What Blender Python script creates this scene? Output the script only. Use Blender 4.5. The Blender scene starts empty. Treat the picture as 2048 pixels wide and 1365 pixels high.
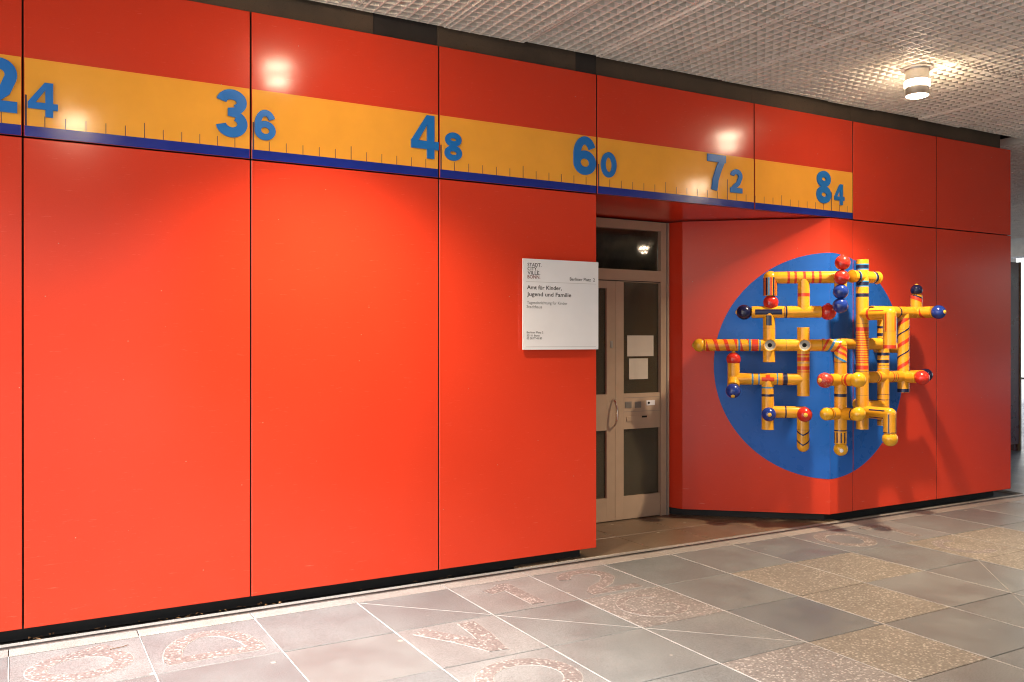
import bpy, math, random
from mathutils import Vector, Matrix
random.seed(7)
PI = math.pi
sc = bpy.context.scene
col = sc.collection

# ------------------------------------------------------------------ camera, sky, sun, exposure
cd = bpy.data.cameras.new('camera'); cam = bpy.data.objects.new('camera', cd); col.objects.link(cam)
cd.sensor_width = 36.0; cd.lens = 30.80; cd.clip_start = 0.05; cd.clip_end = 2000
CAM = Vector((-0.017, -5.208, 1.566)); YAW = 0.5163
cam.location = CAM; cam.rotation_euler = (PI/2 - 0.001, 0, -YAW)
sc.camera = cam
SUN_EL, SUN_AZ = 40.0, 262.0          # degrees; azimuth clockwise from +Y: light from the open side behind and left
w = bpy.data.worlds.new('World'); sc.world = w; w.use_nodes = True
nt = w.node_tree; bg = nt.nodes['Background']
sky = nt.nodes.new('ShaderNodeTexSky'); sky.sky_type = 'NISHITA'; sky.sun_disc = False
sky.sun_elevation = math.radians(SUN_EL); sky.sun_rotation = math.radians(SUN_AZ)
sky.air_density = 1.0; sky.dust_density = 3.0; sky.ozone_density = 1.0
nt.links.new(sky.outputs[0], bg.inputs[0]); bg.inputs[1].default_value = 0.13
sd = bpy.data.lights.new('sun', 'SUN'); sun = bpy.data.objects.new('sun', sd); col.objects.link(sun)
sd.energy = 5.0; sd.angle = math.radians(16); sd.color = (0.88, 0.95, 1.0)
az, el = math.radians(SUN_AZ), math.radians(SUN_EL)
sdir = Vector((math.sin(az)*math.cos(el), math.cos(az)*math.cos(el), math.sin(el)))
sun.location = sdir*30; sun.rotation_euler = (-sdir).to_track_quat('-Z', 'Y').to_euler()
sc.view_settings.view_transform = 'Standard'; sc.view_settings.look = 'None'
sc.cycles.filter_width = 1.1; sc.cycles.max_bounces = 7; sc.cycles.diffuse_bounces = 4; sc.cycles.glossy_bounces = 3; sc.cycles.transmission_bounces = 6
sc.cycles.sample_clamp_indirect = 6.0
sc.view_settings.exposure = 1.45; sc.view_settings.gamma = 1.0
SPOT_W, RING_E, DISC_E = 225.0, 46.0, 60.0
LAMP_COL = (1.0, 0.79, 0.55)

# ------------------------------------------------------------------ materials
def new_mat(name):
    m = bpy.data.materials.new(name); m.use_nodes = True
    return m, m.node_tree, m.node_tree.nodes['Principled BSDF']
def N(nt, t, **kw):
    n = nt.nodes.new(t)
    for k, v in kw.items(): setattr(n, k, v)
    return n
def coords(nt, scale=(1, 1, 1), kind='Object', jitter=True):
    tc = N(nt, 'ShaderNodeTexCoord'); mp = N(nt, 'ShaderNodeMapping'); mp.inputs['Scale'].default_value = scale
    nt.links.new(tc.outputs[kind], mp.inputs[0])
    if jitter:
        oi = N(nt, 'ShaderNodeObjectInfo'); mu = N(nt, 'ShaderNodeMath', operation='MULTIPLY'); mu.inputs[1].default_value = 37.0
        nt.links.new(oi.outputs['Random'], mu.inputs[0]); nt.links.new(mu.outputs[0], mp.inputs['Location'])
    return mp
def noise(nt, vec, scale, detail=4, rough=0.55):
    n = N(nt, 'ShaderNodeTexNoise'); n.inputs['Scale'].default_value = scale; n.inputs['Detail'].default_value = detail
    n.inputs['Roughness'].default_value = rough; nt.links.new(vec.outputs[0], n.inputs['Vector']); return n
def ramp(nt, src, stops, interp='LINEAR'):
    r = N(nt, 'ShaderNodeValToRGB'); r.color_ramp.interpolation = interp
    e = r.color_ramp.elements
    while len(e) < len(stops): e.new(0.5)
    for q, (p, c) in zip(e, stops):
        q.position = p; q.color = (*c, 1) if len(c) == 3 else c
    nt.links.new(src, r.inputs[0]); return r
def mix(nt, fac, a, b, mode='MIX'):
    m = N(nt, 'ShaderNodeMix', data_type='RGBA', blend_type=mode)
    for sock, v in ((m.inputs[0], fac), (m.inputs[6], a), (m.inputs[7], b)):
        if hasattr(v, 'is_output'): nt.links.new(v, sock)
        elif isinstance(v, (tuple, list)): sock.default_value = (*v, 1)
        else: sock.default_value = v
    return m.outputs[2]
def bump(nt, b, h, strength=0.2, dist=0.002):
    bp = N(nt, 'ShaderNodeBump'); bp.inputs['Strength'].default_value = strength; bp.inputs['Distance'].default_value = dist
    nt.links.new(h, bp.inputs['Height']); nt.links.new(bp.outputs[0], b.inputs['Normal'])
def g3(v): return (v, v, v)

def paint(name, c, rough=0.3, var=0.12, grain=0.0, wear=0.0, wearc=(0.5, 0.42, 0.3), spec=0.5, rvar=0.08, nscale=6.0, metal=0.0, bumpy=0.0):
    m, nt, b = new_mat(name)
    v = coords(nt)
    n = noise(nt, v, nscale, 5)
    lo = tuple(x*(1-var) for x in c); hi = tuple(min(1, x*(1+var)) for x in c)
    out = ramp(nt, n.outputs[0], [(0.3, lo), (0.7, hi)]).outputs[0]
    if grain:
        f = noise(nt, v, 900, 2); out = mix(nt, grain, out, ramp(nt, f.outputs[0], [(0.3, tuple(x*0.55 for x in c)), (0.7, tuple(min(1, x*1.5) for x in c))]).outputs[0])
    if wear:
        k = noise(nt, v, 60, 8, 0.75); mk = ramp(nt, k.outputs[0], [(0.66-wear*0.1, g3(0)), (0.70-wear*0.1, g3(1))])
        out = mix(nt, mk.outputs[0], out, wearc)
    nt.links.new(out, b.inputs['Base Color'])
    rr = ramp(nt, n.outputs[0], [(0.3, g3(max(0.02, rough-rvar))), (0.7, g3(rough+rvar))]); nt.links.new(rr.outputs[0], b.inputs['Roughness'])
    b.inputs['Specular IOR Level'].default_value = spec; b.inputs['Metallic'].default_value = metal
    if bumpy:
        f2 = noise(nt, v, 140, 3); bump(nt, b, f2.outputs[0], bumpy, 0.002)
    return m

def red_panel_mat():
    m, nt, b = new_mat('red_laminate')
    v = coords(nt)
    n = noise(nt, v, 1.3, 3); n2 = noise(nt, v, 260, 2)
    base = ramp(nt, n.outputs[0], [(0.3, (0.63, 0.044, 0.016)), (0.7, (0.66, 0.048, 0.018))]).outputs[0]
    base = mix(nt, 0.07, base, ramp(nt, n2.outputs[0], [(0.3, (0.38, 0.014, 0.008)), (0.7, (0.85, 0.075, 0.04))]).outputs[0])
    # thin pale scratches and scuffs
    vs = coords(nt, (3.0, 3.0, 40.0)); k = noise(nt, vs, 5.0, 6, 0.6)
    mk = ramp(nt, k.outputs[0], [(0.665, g3(0)), (0.70, g3(0.8))])
    base = mix(nt, mk.outputs[0], base, (0.72, 0.10, 0.06))
    # kick marks and rubbed patches low on the sheet
    tz = N(nt, 'ShaderNodeTexCoord'); sx = N(nt, 'ShaderNodeSeparateXYZ'); nt.links.new(tz.outputs['Object'], sx.inputs[0])
    lowm = ramp(nt, sx.outputs[2], [(0.0, g3(1)), (0.42, g3(0))])
    vk = coords(nt, (5.0, 5.0, 55.0)); kk = noise(nt, vk, 1.3, 4, 0.55); km = ramp(nt, kk.outputs[0], [(0.68, g3(0)), (0.72, g3(0.6))])
    kf = mix(nt, 1.0, km.outputs[0], lowm.outputs[0], 'MULTIPLY'); base = mix(nt, kf, base, (0.70, 0.20, 0.13))
    vd = coords(nt, (1, 1, 1)); d = N(nt, 'ShaderNodeTexVoronoi'); d.inputs['Scale'].default_value = 9; nt.links.new(vd.outputs[0], d.inputs['Vector'])
    dm = ramp(nt, d.outputs['Distance'], [(0.018, g3(1)), (0.03, g3(0))]); base = mix(nt, dm.outputs[0], base, (0.45, 0.30, 0.22))
    nt.links.new(base, b.inputs['Base Color'])
    r = noise(nt, v, 5, 4); rr = ramp(nt, r.outputs[0], [(0.3, g3(0.17)), (0.7, g3(0.195))]); nt.links.new(rr.outputs[0], b.inputs['Roughness'])
    lw = noise(nt, v, 2.2, 2); bump(nt, b, lw.outputs[0], 0.02, 0.004)
    b.inputs['Specular IOR Level'].default_value = 0.36
    return m

def slab_mat(name, c0, c1, rough):
    m, nt, b = new_mat(name)
    v = coords(nt)
    oi = N(nt, 'ShaderNodeObjectInfo')
    n = noise(nt, v, 3.0, 6); f = noise(nt, v, 160, 3, 0.7)
    base = ramp(nt, n.outputs[0], [(0.3, c0), (0.72, c1)]).outputs[0]
    sp = ramp(nt, f.outputs[0], [(0.36, g3(0.55)), (0.5, g3(1.0)), (0.66, g3(1.35))]); base = mix(nt, 0.9, base, sp.outputs[0], 'MULTIPLY')
    tint = ramp(nt, oi.outputs['Random'], [(0.0, (0.84, 0.83, 0.84)), (0.5, (1.0, 0.97, 0.95)), (1.0, (1.1, 1.03, 0.99))]); base = mix(nt, 1.0, base, tint.outputs[0], 'MULTIPLY')
    # pits and trodden gum
    p = N(nt, 'ShaderNodeTexVoronoi'); p.inputs['Scale'].default_value = 42; nt.links.new(v.outputs[0], p.inputs['Vector'])
    pm = ramp(nt, p.outputs['Distance'], [(0.055, g3(1)), (0.10, g3(0))]); base = mix(nt, pm.outputs[0], base, (0.05, 0.045, 0.045))
    g = N(nt, 'ShaderNodeTexVoronoi'); g.inputs['Scale'].default_value = 3.6; nt.links.new(v.outputs[0], g.inputs['Vector'])
    gm = ramp(nt, g.outputs['Distance'], [(0.045, g3(0.75)), (0.062, g3(0))]); base = mix(nt, gm.outputs[0], base, (0.42, 0.39, 0.34))
    s = noise(nt, v, 1.1, 4, 0.7); sm = ramp(nt, s.outputs[0], [(0.52, g3(0)), (0.75, g3(0.35))]); base = mix(nt, sm.outputs[0], base, (0.10, 0.09, 0.085))
    nt.links.new(base, b.inputs['Base Color'])
    rr = ramp(nt, n.outputs[0], [(0.3, g3(rough-0.08)), (0.7, g3(rough+0.1))]); nt.links.new(rr.outputs[0], b.inputs['Roughness'])
    bump(nt, b, f.outputs[0], 0.25, 0.0015)
    return m

def aggregate_mat(name, pale, mid, dark):
    m, nt, b = new_mat(name)
    v = coords(nt)
    p = N(nt, 'ShaderNodeTexVoronoi'); p.inputs['Scale'].default_value = 85; nt.links.new(v.outputs[0], p.inputs['Vector'])
    sep = N(nt, 'ShaderNodeSeparateColor'); nt.links.new(p.outputs['Color'], sep.inputs[0])
    pc = ramp(nt, sep.outputs[0], [(0.0, dark), (0.35, mid), (0.72, mid), (0.9, pale)]).outputs[0]
    ed = ramp(nt, p.outputs['Distance'], [(0.42, g3(0)), (0.62, g3(0.8))]); base = mix(nt, ed.outputs[0], pc, tuple(x*0.75 for x in mid))
    n = noise(nt, v, 2.5, 5); tn = ramp(nt, n.outputs[0], [(0.3, g3(0.85)), (0.7, g3(1.08))]); base = mix(nt, 1.0, base, tn.outputs[0], 'MULTIPLY')
    nt.links.new(base, b.inputs['Base Color']); b.inputs['Roughness'].default_value = 0.55
    inv = N(nt, 'ShaderNodeMath', operation='SUBTRACT'); inv.inputs[0].default_value = 1.0; nt.links.new(p.outputs['Distance'], inv.inputs[1])
    bump(nt, b, inv.outputs[0], 0.35, 0.003)
    return m

def emit_mat(name, c, s):
    m, nt, b = new_mat(name)
    b.inputs['Base Color'].default_value = (0.8, 0.8, 0.8, 1)
    b.inputs['Emission Color'].default_value = (*c, 1); b.inputs['Emission Strength'].default_value = s
    return m
def glass_mat():
    m, nt, b = new_mat('door_glass')
    b.inputs['Base Color'].default_value = (0.72, 0.70, 0.62, 1); b.inputs['Transmission Weight'].default_value = 1.0
    b.inputs['Roughness'].default_value = 0.03; b.inputs['IOR'].default_value = 1.45
    return m

M = {}
M['red'] = red_panel_mat()
M['yellow'] = paint('yellow_film', (0.90, 0.395, 0.045), 0.12, 0.03, rvar=0.03, spec=0.4, bumpy=0.035)
M['navy'] = paint('navy_film', (0.008, 0.025, 0.26), 0.18, 0.08, rvar=0.05, spec=0.4, bumpy=0.05)
M['tick'] = paint('tick_paint', (0.05, 0.022, 0.05), 0.4)
M['digit'] = paint('blue_digit', (0.011, 0.16, 0.52), 0.36, 0.05, spec=0.3)
M['circle'] = paint('blue_circle_paint', (0.014, 0.115, 0.50), 0.30, 0.04, spec=0.3)
M['black'] = paint('black_plinth', (0.012, 0.011, 0.011), 0.7)
M['core'] = paint('dark_backing', (0.018, 0.014, 0.013), 0.8)
M['fascia'] = paint('brown_concrete_fascia', (0.085, 0.056, 0.036), 0.9, 0.4, 0.3, wear=0.55, wearc=(0.04, 0.028, 0.02), nscale=2.5, bumpy=0.5)
M['fascia_dark'] = paint('tarred_patch', (0.030, 0.022, 0.018), 0.8, 0.4, 0.2, bumpy=0.4)
M['frame'] = paint('taupe_door_paint', (0.43, 0.315, 0.225), 0.42, 0.05)
M['glass'] = glass_mat()
M['frosted'] = glass_mat(); M['frosted'].name = 'frosted_glass'
_b = M['frosted'].node_tree.nodes['Principled BSDF']; _b.inputs['Roughness'].default_value = 0.22; _b.inputs['Transmission Weight'].default_value = 0.75; _b.inputs['Base Color'].default_value = (0.21, 0.175, 0.115, 1)
M['rubber'] = paint('dark_gasket', (0.02, 0.018, 0.016), 0.6)
M['chrome'] = paint('polished_steel', (0.75, 0.72, 0.68), 0.12, 0.03, metal=1.0, rvar=0.05)
M['steel'] = paint('brushed_aluminium', (0.50, 0.48, 0.46), 0.38, 0.05, metal=1.0)
M['grille'] = paint('grey_grille', (0.22, 0.20, 0.18), 0.5)
M['paper'] = paint('paper', (0.56, 0.50, 0.42), 0.8, 0.03)
M['sign'] = paint('white_sign_board', (0.78, 0.77, 0.80), 0.4, 0.02)
M['ink'] = paint('black_ink', (0.012, 0.012, 0.014), 0.5)
M['ink_grey'] = paint('grey_ink', (0.10, 0.10, 0.10), 0.5)
M['ink_red'] = paint('red_ink', (0.16, 0.018, 0.014), 0.5)
M['rule'] = paint('rule_ink', (0.38, 0.36, 0.36), 0.5)
M['grid'] = paint('cream_metal_grid', (0.71, 0.645, 0.565), 0.6, 0.08)
M['plenum'] = paint('dark_concrete_soffit', (0.045, 0.042, 0.04), 0.9, 0.3)
M['slab'] = slab_mat('grey_concrete_slab', (0.130, 0.144, 0.149), (0.180, 0.197, 0.202), 0.42)
M['slab_pink'] = slab_mat('pinkish_concrete_slab', (0.150, 0.161, 0.166), (0.205, 0.217, 0.222), 0.44)
M['slab_shaded'] = slab_mat('shaded_brown_tile', (0.12, 0.085, 0.055), (0.17, 0.12, 0.08), 0.34)  # recess shade and warm light are put into this browner tile colour
M['edge'] = slab_mat('pale_edge_stone', (0.24, 0.23, 0.22), (0.30, 0.285, 0.27), 0.5)
M['agg'] = aggregate_mat('tan_exposed_aggregate', (0.40, 0.365, 0.315), (0.212, 0.188, 0.158), (0.145, 0.126, 0.106))
M['agg2'] = aggregate_mat('pink_exposed_aggregate', (0.40, 0.37, 0.35), (0.205, 0.188, 0.18), (0.135, 0.12, 0.115))
M['inlay'] = aggregate_mat('inlay_aggregate', (0.42, 0.385, 0.365), (0.20, 0.172, 0.165), (0.12, 0.10, 0.098))
M['mortar'] = paint('pale_joint', (0.36, 0.35, 0.34), 0.7, 0.25, 0.2, nscale=9)
M['rim'] = paint('inlay_rim_stone', (0.34, 0.32, 0.30), 0.7, 0.25, nscale=20)
M['bed'] = paint('dark_bedding', (0.05, 0.04, 0.035), 0.9, 0.3)
M['ground'] = paint('far_paving', (0.20, 0.19, 0.185), 0.6, 0.2, nscale=1.2)
M['pipe'] = paint('mustard_pipe_lacquer', (0.68, 0.31, 0.018), 0.22, 0.16, wear=0.32, wearc=(0.36, 0.17, 0.03), rvar=0.08)
M['pred'] = paint('red_lacquer', (0.56, 0.045, 0.018), 0.22, 0.1)
M['pblue'] = paint('light_blue_lacquer', (0.04, 0.20, 0.42), 0.24, 0.1)
M['pnavy'] = paint('navy_lacquer', (0.012, 0.016, 0.055), 0.22, 0.1)
M['pgrey'] = paint('grey_plastic', (0.34, 0.32, 0.28), 0.5, 0.15, wear=0.2)
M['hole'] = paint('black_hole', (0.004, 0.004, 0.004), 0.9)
M['ball_red'] = paint('ball_red_lacquer', (0.50, 0.025, 0.016), 0.16, 0.12, wear=0.20, wearc=(0.50, 0.22, 0.14))
M['ball_worn'] = paint('ball_scuffed_red', (0.46, 0.035, 0.022), 0.35, 0.2, wear=0.95, wearc=(0.46, 0.30, 0.20))
M['ball_blue'] = paint('ball_blue_lacquer', (0.012, 0.035, 0.22), 0.16, 0.12, wear=0.15, wearc=(0.25, 0.25, 0.28))
M['ball_navy'] = paint('ball_navy_lacquer', (0.008, 0.010, 0.045), 0.16, 0.12, wear=0.15, wearc=(0.2, 0.2, 0.22))
M['ball_yellow'] = paint('ball_yellow_lacquer', (0.70, 0.36, 0.020), 0.16, 0.10, wear=0.3, wearc=(0.42, 0.24, 0.08))
M['tip'] = paint('tip_yellow', (0.72, 0.42, 0.05), 0.3)
M['lamp_ring'] = emit_mat('lamp_ring_light', LAMP_COL, RING_E)
M['lamp_disc'] = emit_mat('lamp_diffuser_light', LAMP_COL, DISC_E)
M['room'] = paint('dim_room', (0.42, 0.34, 0.22), 0.8, 0.3)
M['room_green'] = paint('room_green', (0.26, 0.32, 0.08), 0.8, 0.3)
M['board'] = paint('dark_red_board', (0.10, 0.012, 0.012), 0.3)
M['opp'] = paint('brown_concrete', (0.16, 0.12, 0.09), 0.8, 0.2)
M['beige'] = paint('beige_post', (0.36, 0.27, 0.18), 0.6)
M['leaf'] = paint('dry_leaf', (0.20, 0.10, 0.04), 0.8, 0.4)
M['white'] = paint('white_render', (0.75, 0.74, 0.70), 0.8)

# ------------------------------------------------------------------ mesh helpers
class MB:
    def __init__(s): s.v, s.f, s.m = [], [], []
    def add(s, vs, fs, mi=0):
        o = len(s.v); s.v += [tuple(x) for x in vs]; s.f += [tuple(i+o for i in f) for f in fs]; s.m += [mi]*len(fs)
    def box(s, x0, x1, y0, y1, z0, z1, mi=0, bev=0.0):
        if bev <= 0:
            s.add([(x, y, z) for z in (z0, z1) for y in (y0, y1) for x in (x0, x1)],
                  [(0, 2, 3, 1), (4, 5, 7, 6), (0, 1, 5, 4), (2, 6, 7, 3), (0, 4, 6, 2), (1, 3, 7, 5)], mi)
        else:
            b = bev; ring = lambda i, z: [(x0+i, y0+i, z), (x1-i, y0+i, z), (x1-i, y1-i, z), (x0+i, y1-i, z)]
            vs = ring(0, z0) + ring(0, z1-b) + ring(b, z1)
            fs = [(3, 2, 1, 0), (8, 9, 10, 11)]
            for r in (0, 4):
                for k in range(4): fs.append((r+k, r+(k+1) % 4, r+4+(k+1) % 4, r+4+k))
            s.add(vs, fs, mi)
    def prism(s, poly, y0, y1, mi=0, holes=()):
        """polygon in (x, z), extruded from y0 (front) to y1"""
        n = len(poly); vs = [(x, y0, z) for x, z in poly] + [(x, y1, z) for x, z in poly]
        a = sum(poly[i][0]*poly[(i+1) % n][1]-poly[(i+1) % n][0]*poly[i][1] for i in range(n))
        f, b = tuple(range(n)), tuple(range(2*n-1, n-1, -1))
        sides = [(i, i+n, (i+1) % n+n, (i+1) % n) for i in range(n)]
        if a < 0: f, b, sides = f[::-1], b[::-1], [q[::-1] for q in sides]
        s.add(vs, [f, b]+sides, mi)
    def ribbon(s, pts, wd, y0, y1, closed=False, mi=0, endw=None):
        """stroke of width wd along pts (x, z), extruded y0..y1"""
        n = len(pts); L, R = [], []
        for i in range(n):
            if closed: a, b = pts[i-1], pts[(i+1) % n]
            else: a, b = pts[max(0, i-1)], pts[min(n-1, i+1)]
            dx, dz = b[0]-a[0], b[1]-a[1]; l = math.hypot(dx, dz) or 1
            nx, nz = -dz/l*wd/2, dx/l*wd/2
            L.append((pts[i][0]+nx, pts[i][1]+nz)); R.append((pts[i][0]-nx, pts[i][1]-nz))
        vs = [(x, y0, z) for x, z in L]+[(x, y0, z) for x, z in R]+[(x, y1, z) for x, z in L]+[(x, y1, z) for x, z in R]
        fs = []
        for i in range(n if closed else n-1):
            j = (i+1) % n
            fs += [(i, n+i, n+j, j), (2*n+i, 2*n+j, 3*n+j, 3*n+i), (i, j, 2*n+j, 2*n+i), (n+i, 3*n+i, 3*n+j, n+j)]
        if not closed: fs += [(0, 2*n, 3*n, n), (n-1, 2*n-1, 4*n-1, 3*n-1)]
        s.add(vs, fs, mi)
    def tube(s, prof, origin, axis, ref, seg=28, mi=0, mats=None):
        """surface of revolution: prof = [(distance along axis, radius)], mats = material per profile step"""
        ax = Vector(axis).normalized(); rf = Vector(ref); rf = (rf-ax*rf.dot(ax)).normalized(); sd = ax.cross(rf)
        o = Vector(origin); vs = []
        for d, r in prof:
            for k in range(seg):
                a = 2*PI*k/seg; vs.append(o+ax*d+rf*(r*math.cos(a))+sd*(r*math.sin(a)))
        base = len(s.v); s.v += [tuple(x) for x in vs]
        for i in range(len(prof)-1):
            for k in range(seg):
                q = (base+i*seg+k, base+i*seg+(k+1) % seg, base+(i+1)*seg+(k+1) % seg, base+(i+1)*seg+k)
                s.f.append(q); s.m.append(mats[i] if mats else mi)
        if prof[0][1] > 1e-5: s.f.append(tuple(base+k for k in range(seg))[::-1]); s.m.append(mats[0] if mats else mi)
        if prof[-1][1] > 1e-5:
            e = base+(len(prof)-1)*seg; s.f.append(tuple(e+k for k in range(seg))); s.m.append(mats[-1] if mats else mi)
    def build(s, name, mats, parent=None, smooth=False, loc=None):
        me = bpy.data.meshes.new(name); me.from_pydata(s.v, [], s.f)
        for m in (mats if isinstance(mats, (list, tuple)) else [mats]): me.materials.append(M[m] if isinstance(m, str) else m)
        me.polygons.foreach_set('material_index', s.m)
        if smooth:
            me.polygons.foreach_set('use_smooth', [True]*len(me.polygons)); 
            try: me.set_sharp_from_angle(angle=math.radians(38))
            except Exception: pass
        me.update()
        return link(name, me, parent, loc)
def link(name, me, parent=None, loc=None):
    o = bpy.data.objects.new(name, me); col.objects.link(o)
    if parent is not None: o.parent = parent
    if loc is not None: o.location = loc
    return o
def empty(name, loc=(0, 0, 0)):
    o = bpy.data.objects.new(name, None); o.empty_display_size = 0.2; o.location = loc; col.objects.link(o); return o
def tag(o, label=None, cat=None, group=None, kind=None):
    for k, v in (('label', label), ('category', cat), ('group', group), ('kind', kind)):
        if v: o[k] = v
    return o
def boxobj(name, b, mat, parent=None, bev=0.0):
    """box mesh with its origin at the middle of its base so that textures differ"""
    x0, x1, y0, y1, z0, z1 = b; c = ((x0+x1)/2, (y0+y1)/2, z0)
    mb = MB(); mb.box(x0-c[0], x1-c[0], y0-c[1], y1-c[1], 0, z1-z0, bev=bev)
    return mb.build(name, mat, parent, loc=c)
def arc(cx, cz, rx, rz, a0, a1, n=18):
    return [(cx+rx*math.cos(math.radians(a0+(a1-a0)*i/n)), cz+rz*math.sin(math.radians(a0+(a1-a0)*i/n))) for i in range(n+1)]

# ------------------------------------------------------------------ key dimensions
S = [-2.38, -1.18, 0.020, 1.184, 2.391, 3.646, 5.199, 6.379, 7.544, 8.738]      # panel joints along the wall
ZB, ZJ, ZT, ZC = 0.066, 2.622, 3.486, 3.60
CX, CY = 6.087, 0.0                         # folded corner of the entrance recess
EX, EY = 5.14, 0.81; FX, FY = 5.088, 0.955  # far end of the slanted panel, door jamb
TV = Vector((0.76, -0.65, 0)); NV = Vector((-0.65, -0.76, 0))
GAP = 0.0045

# ------------------------------------------------------------------ ground, paving
g = MB(); g.box(-60, 90, -60, 60, -0.30, -0.09); tag(g.build('ground', 'ground'), kind='structure')
paving = empty('paving', (0, 0, 0)); tag(paving, kind='structure')
TU0, TV0, TS = 0.556, 0.214, 0.6
bed = MB(); bed.box(-12, 26, -9.6, 1.2, -0.088, -0.020); bed.build('bedding', 'bed', paving)
def slab_mesh(mat, w=TS, d=TS):
    mb = MB(); mb.box(0.0025, w-0.0025, -d+0.003, -0.003, -0.02, 0.0, bev=0.0025)
    me = bpy.data.meshes.new('paving_slab'); me.from_pydata(mb.v, [], mb.f); me.materials.append(M[mat]); return me
SM = {k: slab_mesh(k) for k in ('slab', 'slab_pink', 'agg', 'agg2')}
AGG = {(4, 1): 'agg2', (6, 1): 'agg', (7, 1): 'agg', (9, 1): 'agg', (6, 2): 'agg', (9, 2): 'agg', (5, 3): 'agg', (4, 3): 'agg2', (10, 1): 'agg', (11, 2): 'agg', (13, 1): 'agg', (12, 3): 'agg', (2, 4): 'agg2', (8, 4): 'agg'}
for c_ in ((-1, 0), (0, 0), (2, 1), (2, 2), (3, 0), (4, 0), (8, 0), (9, 0)): AGG[c_] = 'slab_pink'
slabs = {}
for i in range(-4, 22):
    for j in range(0, 11):
        o = link('paving_slab', SM[AGG.get((i, j), 'slab')], paving, (TU0+i*TS, -(TV0+j*TS), random.uniform(-0.0012, 0.0008)))
        slabs[(i, j)] = o
rest = MB()
for i in list(range(-20, -4))+list(range(22, 42)):
    for j in range(0, 15):
        x, y = TU0+i*TS, -(TV0+j*TS); rest.box(x+0.0025, x+TS-0.0025, y-TS+0.003, y-0.003, -0.02, 0.0)
for i in range(-4, 22):
    for j in range(11, 15):
        x, y = TU0+i*TS, -(TV0+j*TS); rest.box(x+0.0025, x+TS-0.0025, y-TS+0.003, y-0.003, -0.02, 0.0)
for i in range(14, 42):
    for j in range(-12, 0):
        x, y = TU0+i*TS, -(TV0+j*TS); rest.box(x+0.0025, x+TS-0.0025, y-TS+0.003, y-0.003, -0.02, 0.0)
tag(rest.build('far_slabs', 'slab', paving), kind='stuff')
for i in range(-4, 23):                                              # pale joints running away from the wall
    x = TU0+i*TS; n = 14
    mb = MB()
    for k in range(n*3):
        ya, yb = -TV0-k*6.6/(n*3), -TV0-(k+1)*6.6/(n*3); wd = 0.0026+random.uniform(-0.0014, 0.0012)
        mb.box(-wd, wd, ya, yb, -0.019, 0.0012)
    mb.build('joint_strip', 'mortar', paving, loc=(x, 0, 0))
# inlaid letters and figures; coordinates of a stroke are metres on the slab (right, away from the viewer)
def inlay(cell, strokes, wd=0.085):
    s = slabs[cell]
    for nm, mt, extra, z in (('inlay_rim', 'rim', 0.007, 0.0012), ('inlay', 'inlay', 0.0, 0.0022)):
        mb = MB()
        for q, (pts, cl) in enumerate(strokes):
            t = MB(); t.ribbon(pts, wd+extra, 0, 1, cl)
            mb.add([(x, y, (z+0.0002*q) if yy == 0 else -0.004) for x, yy, y in t.v], t.f)
        o = mb.build(nm, mt, s, loc=(TS/2, -TS/2, 0))
        for p in o.data.polygons: p.use_smooth = False
ring = lambda rx, rz, n=40: [(rx*math.cos(2*PI*k/n), rz*math.sin(2*PI*k/n)) for k in range(n)]
inlay((-1, 0), [([(x*1.0+0.0, z) for x, z in ring(0.19, 0.155)], True), ([(-0.02, 0.16), (0.06, 0.19), (0.14, 0.235)], False)], 0.09)
inlay((0, 0), [([(-0.235, -0.17), (0.235, -0.17)], False), (arc(0, -0.17, 0.20, 0.34, 0, 180), False)], 0.085)
inlay((2, 1), [([(-0.19, 0.24), (-0.05, 0.02), (0.05, -0.19)], False), ([(0.10, 0.25), (0.09, 0.05), (0.05, -0.22)], False)], 0.10)
inlay((2, 2), [([(x, z) for x, z in ring(0.21, 0.20)], True)], 0.085)
inlay((3, 0), [([(0.04, 0.23), (0.04, -0.24)], False), ([(-0.13, 0.10), (-0.05, 0.12), (0.02, 0.17)], False)], 0.095)
inlay((4, 0), [(arc(0, 0.09, 0.15, 0.135, 175, -35, 20)+[(0.05, -0.07), (-0.08, -0.14), (-0.14, -0.215)], False), ([(-0.18, -0.215), (0.20, -0.215)], False)], 0.085)
inlay((8, 0), [([(x, z) for x, z in ring(0.17, 0.20)], True)], 0.085)
inlay((9, 0), [([(0.10, 0.20), (0.03, 0.02), (0.0, -0.22)], False), ([(-0.17, 0.19), (0.13, 0.19)], False)], 0.085)
inlay((9, 1), [(arc(0, 0, 0.17, 0.19, 60, 300, 22), False)], 0.07)
inlay((4, 1), [(arc(0, 0, 0.18, 0.19, 40, 330, 26)+[(0.16, 0.0), (0.05, 0.0)], False)], 0.05)
for (i, j, flip) in ((2, 0, 0), (3, 1, 0), (4, 2, 0), (8, 2, 1), (7, 3, 1)):  # thin saw-cut diagonals
    a, b = ((0.01, -0.01), (TS-0.01, -TS+0.01)) if not flip else ((TS-0.01, -0.01), (0.01, -TS+0.01))
    t = MB(); t.ribbon([a, b], 0.0035, 0, 1); mb = MB(); mb.add([(x, y, 0.0012 if yy == 0 else -0.003) for x, yy, y in t.v], t.f)
    mb.build('diagonal_joint', 'rim', slabs[(i, j)])

# recess floor tiles
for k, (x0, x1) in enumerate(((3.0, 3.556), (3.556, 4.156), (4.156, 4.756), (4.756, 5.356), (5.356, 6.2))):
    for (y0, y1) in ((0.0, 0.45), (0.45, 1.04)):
        boxobj('threshold_tile', (x0+0.002, x1-0.002, y0+0.002, y1-0.002, -0.018, 0.0), 'slab_shaded', paving, bev=0.002)
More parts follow.
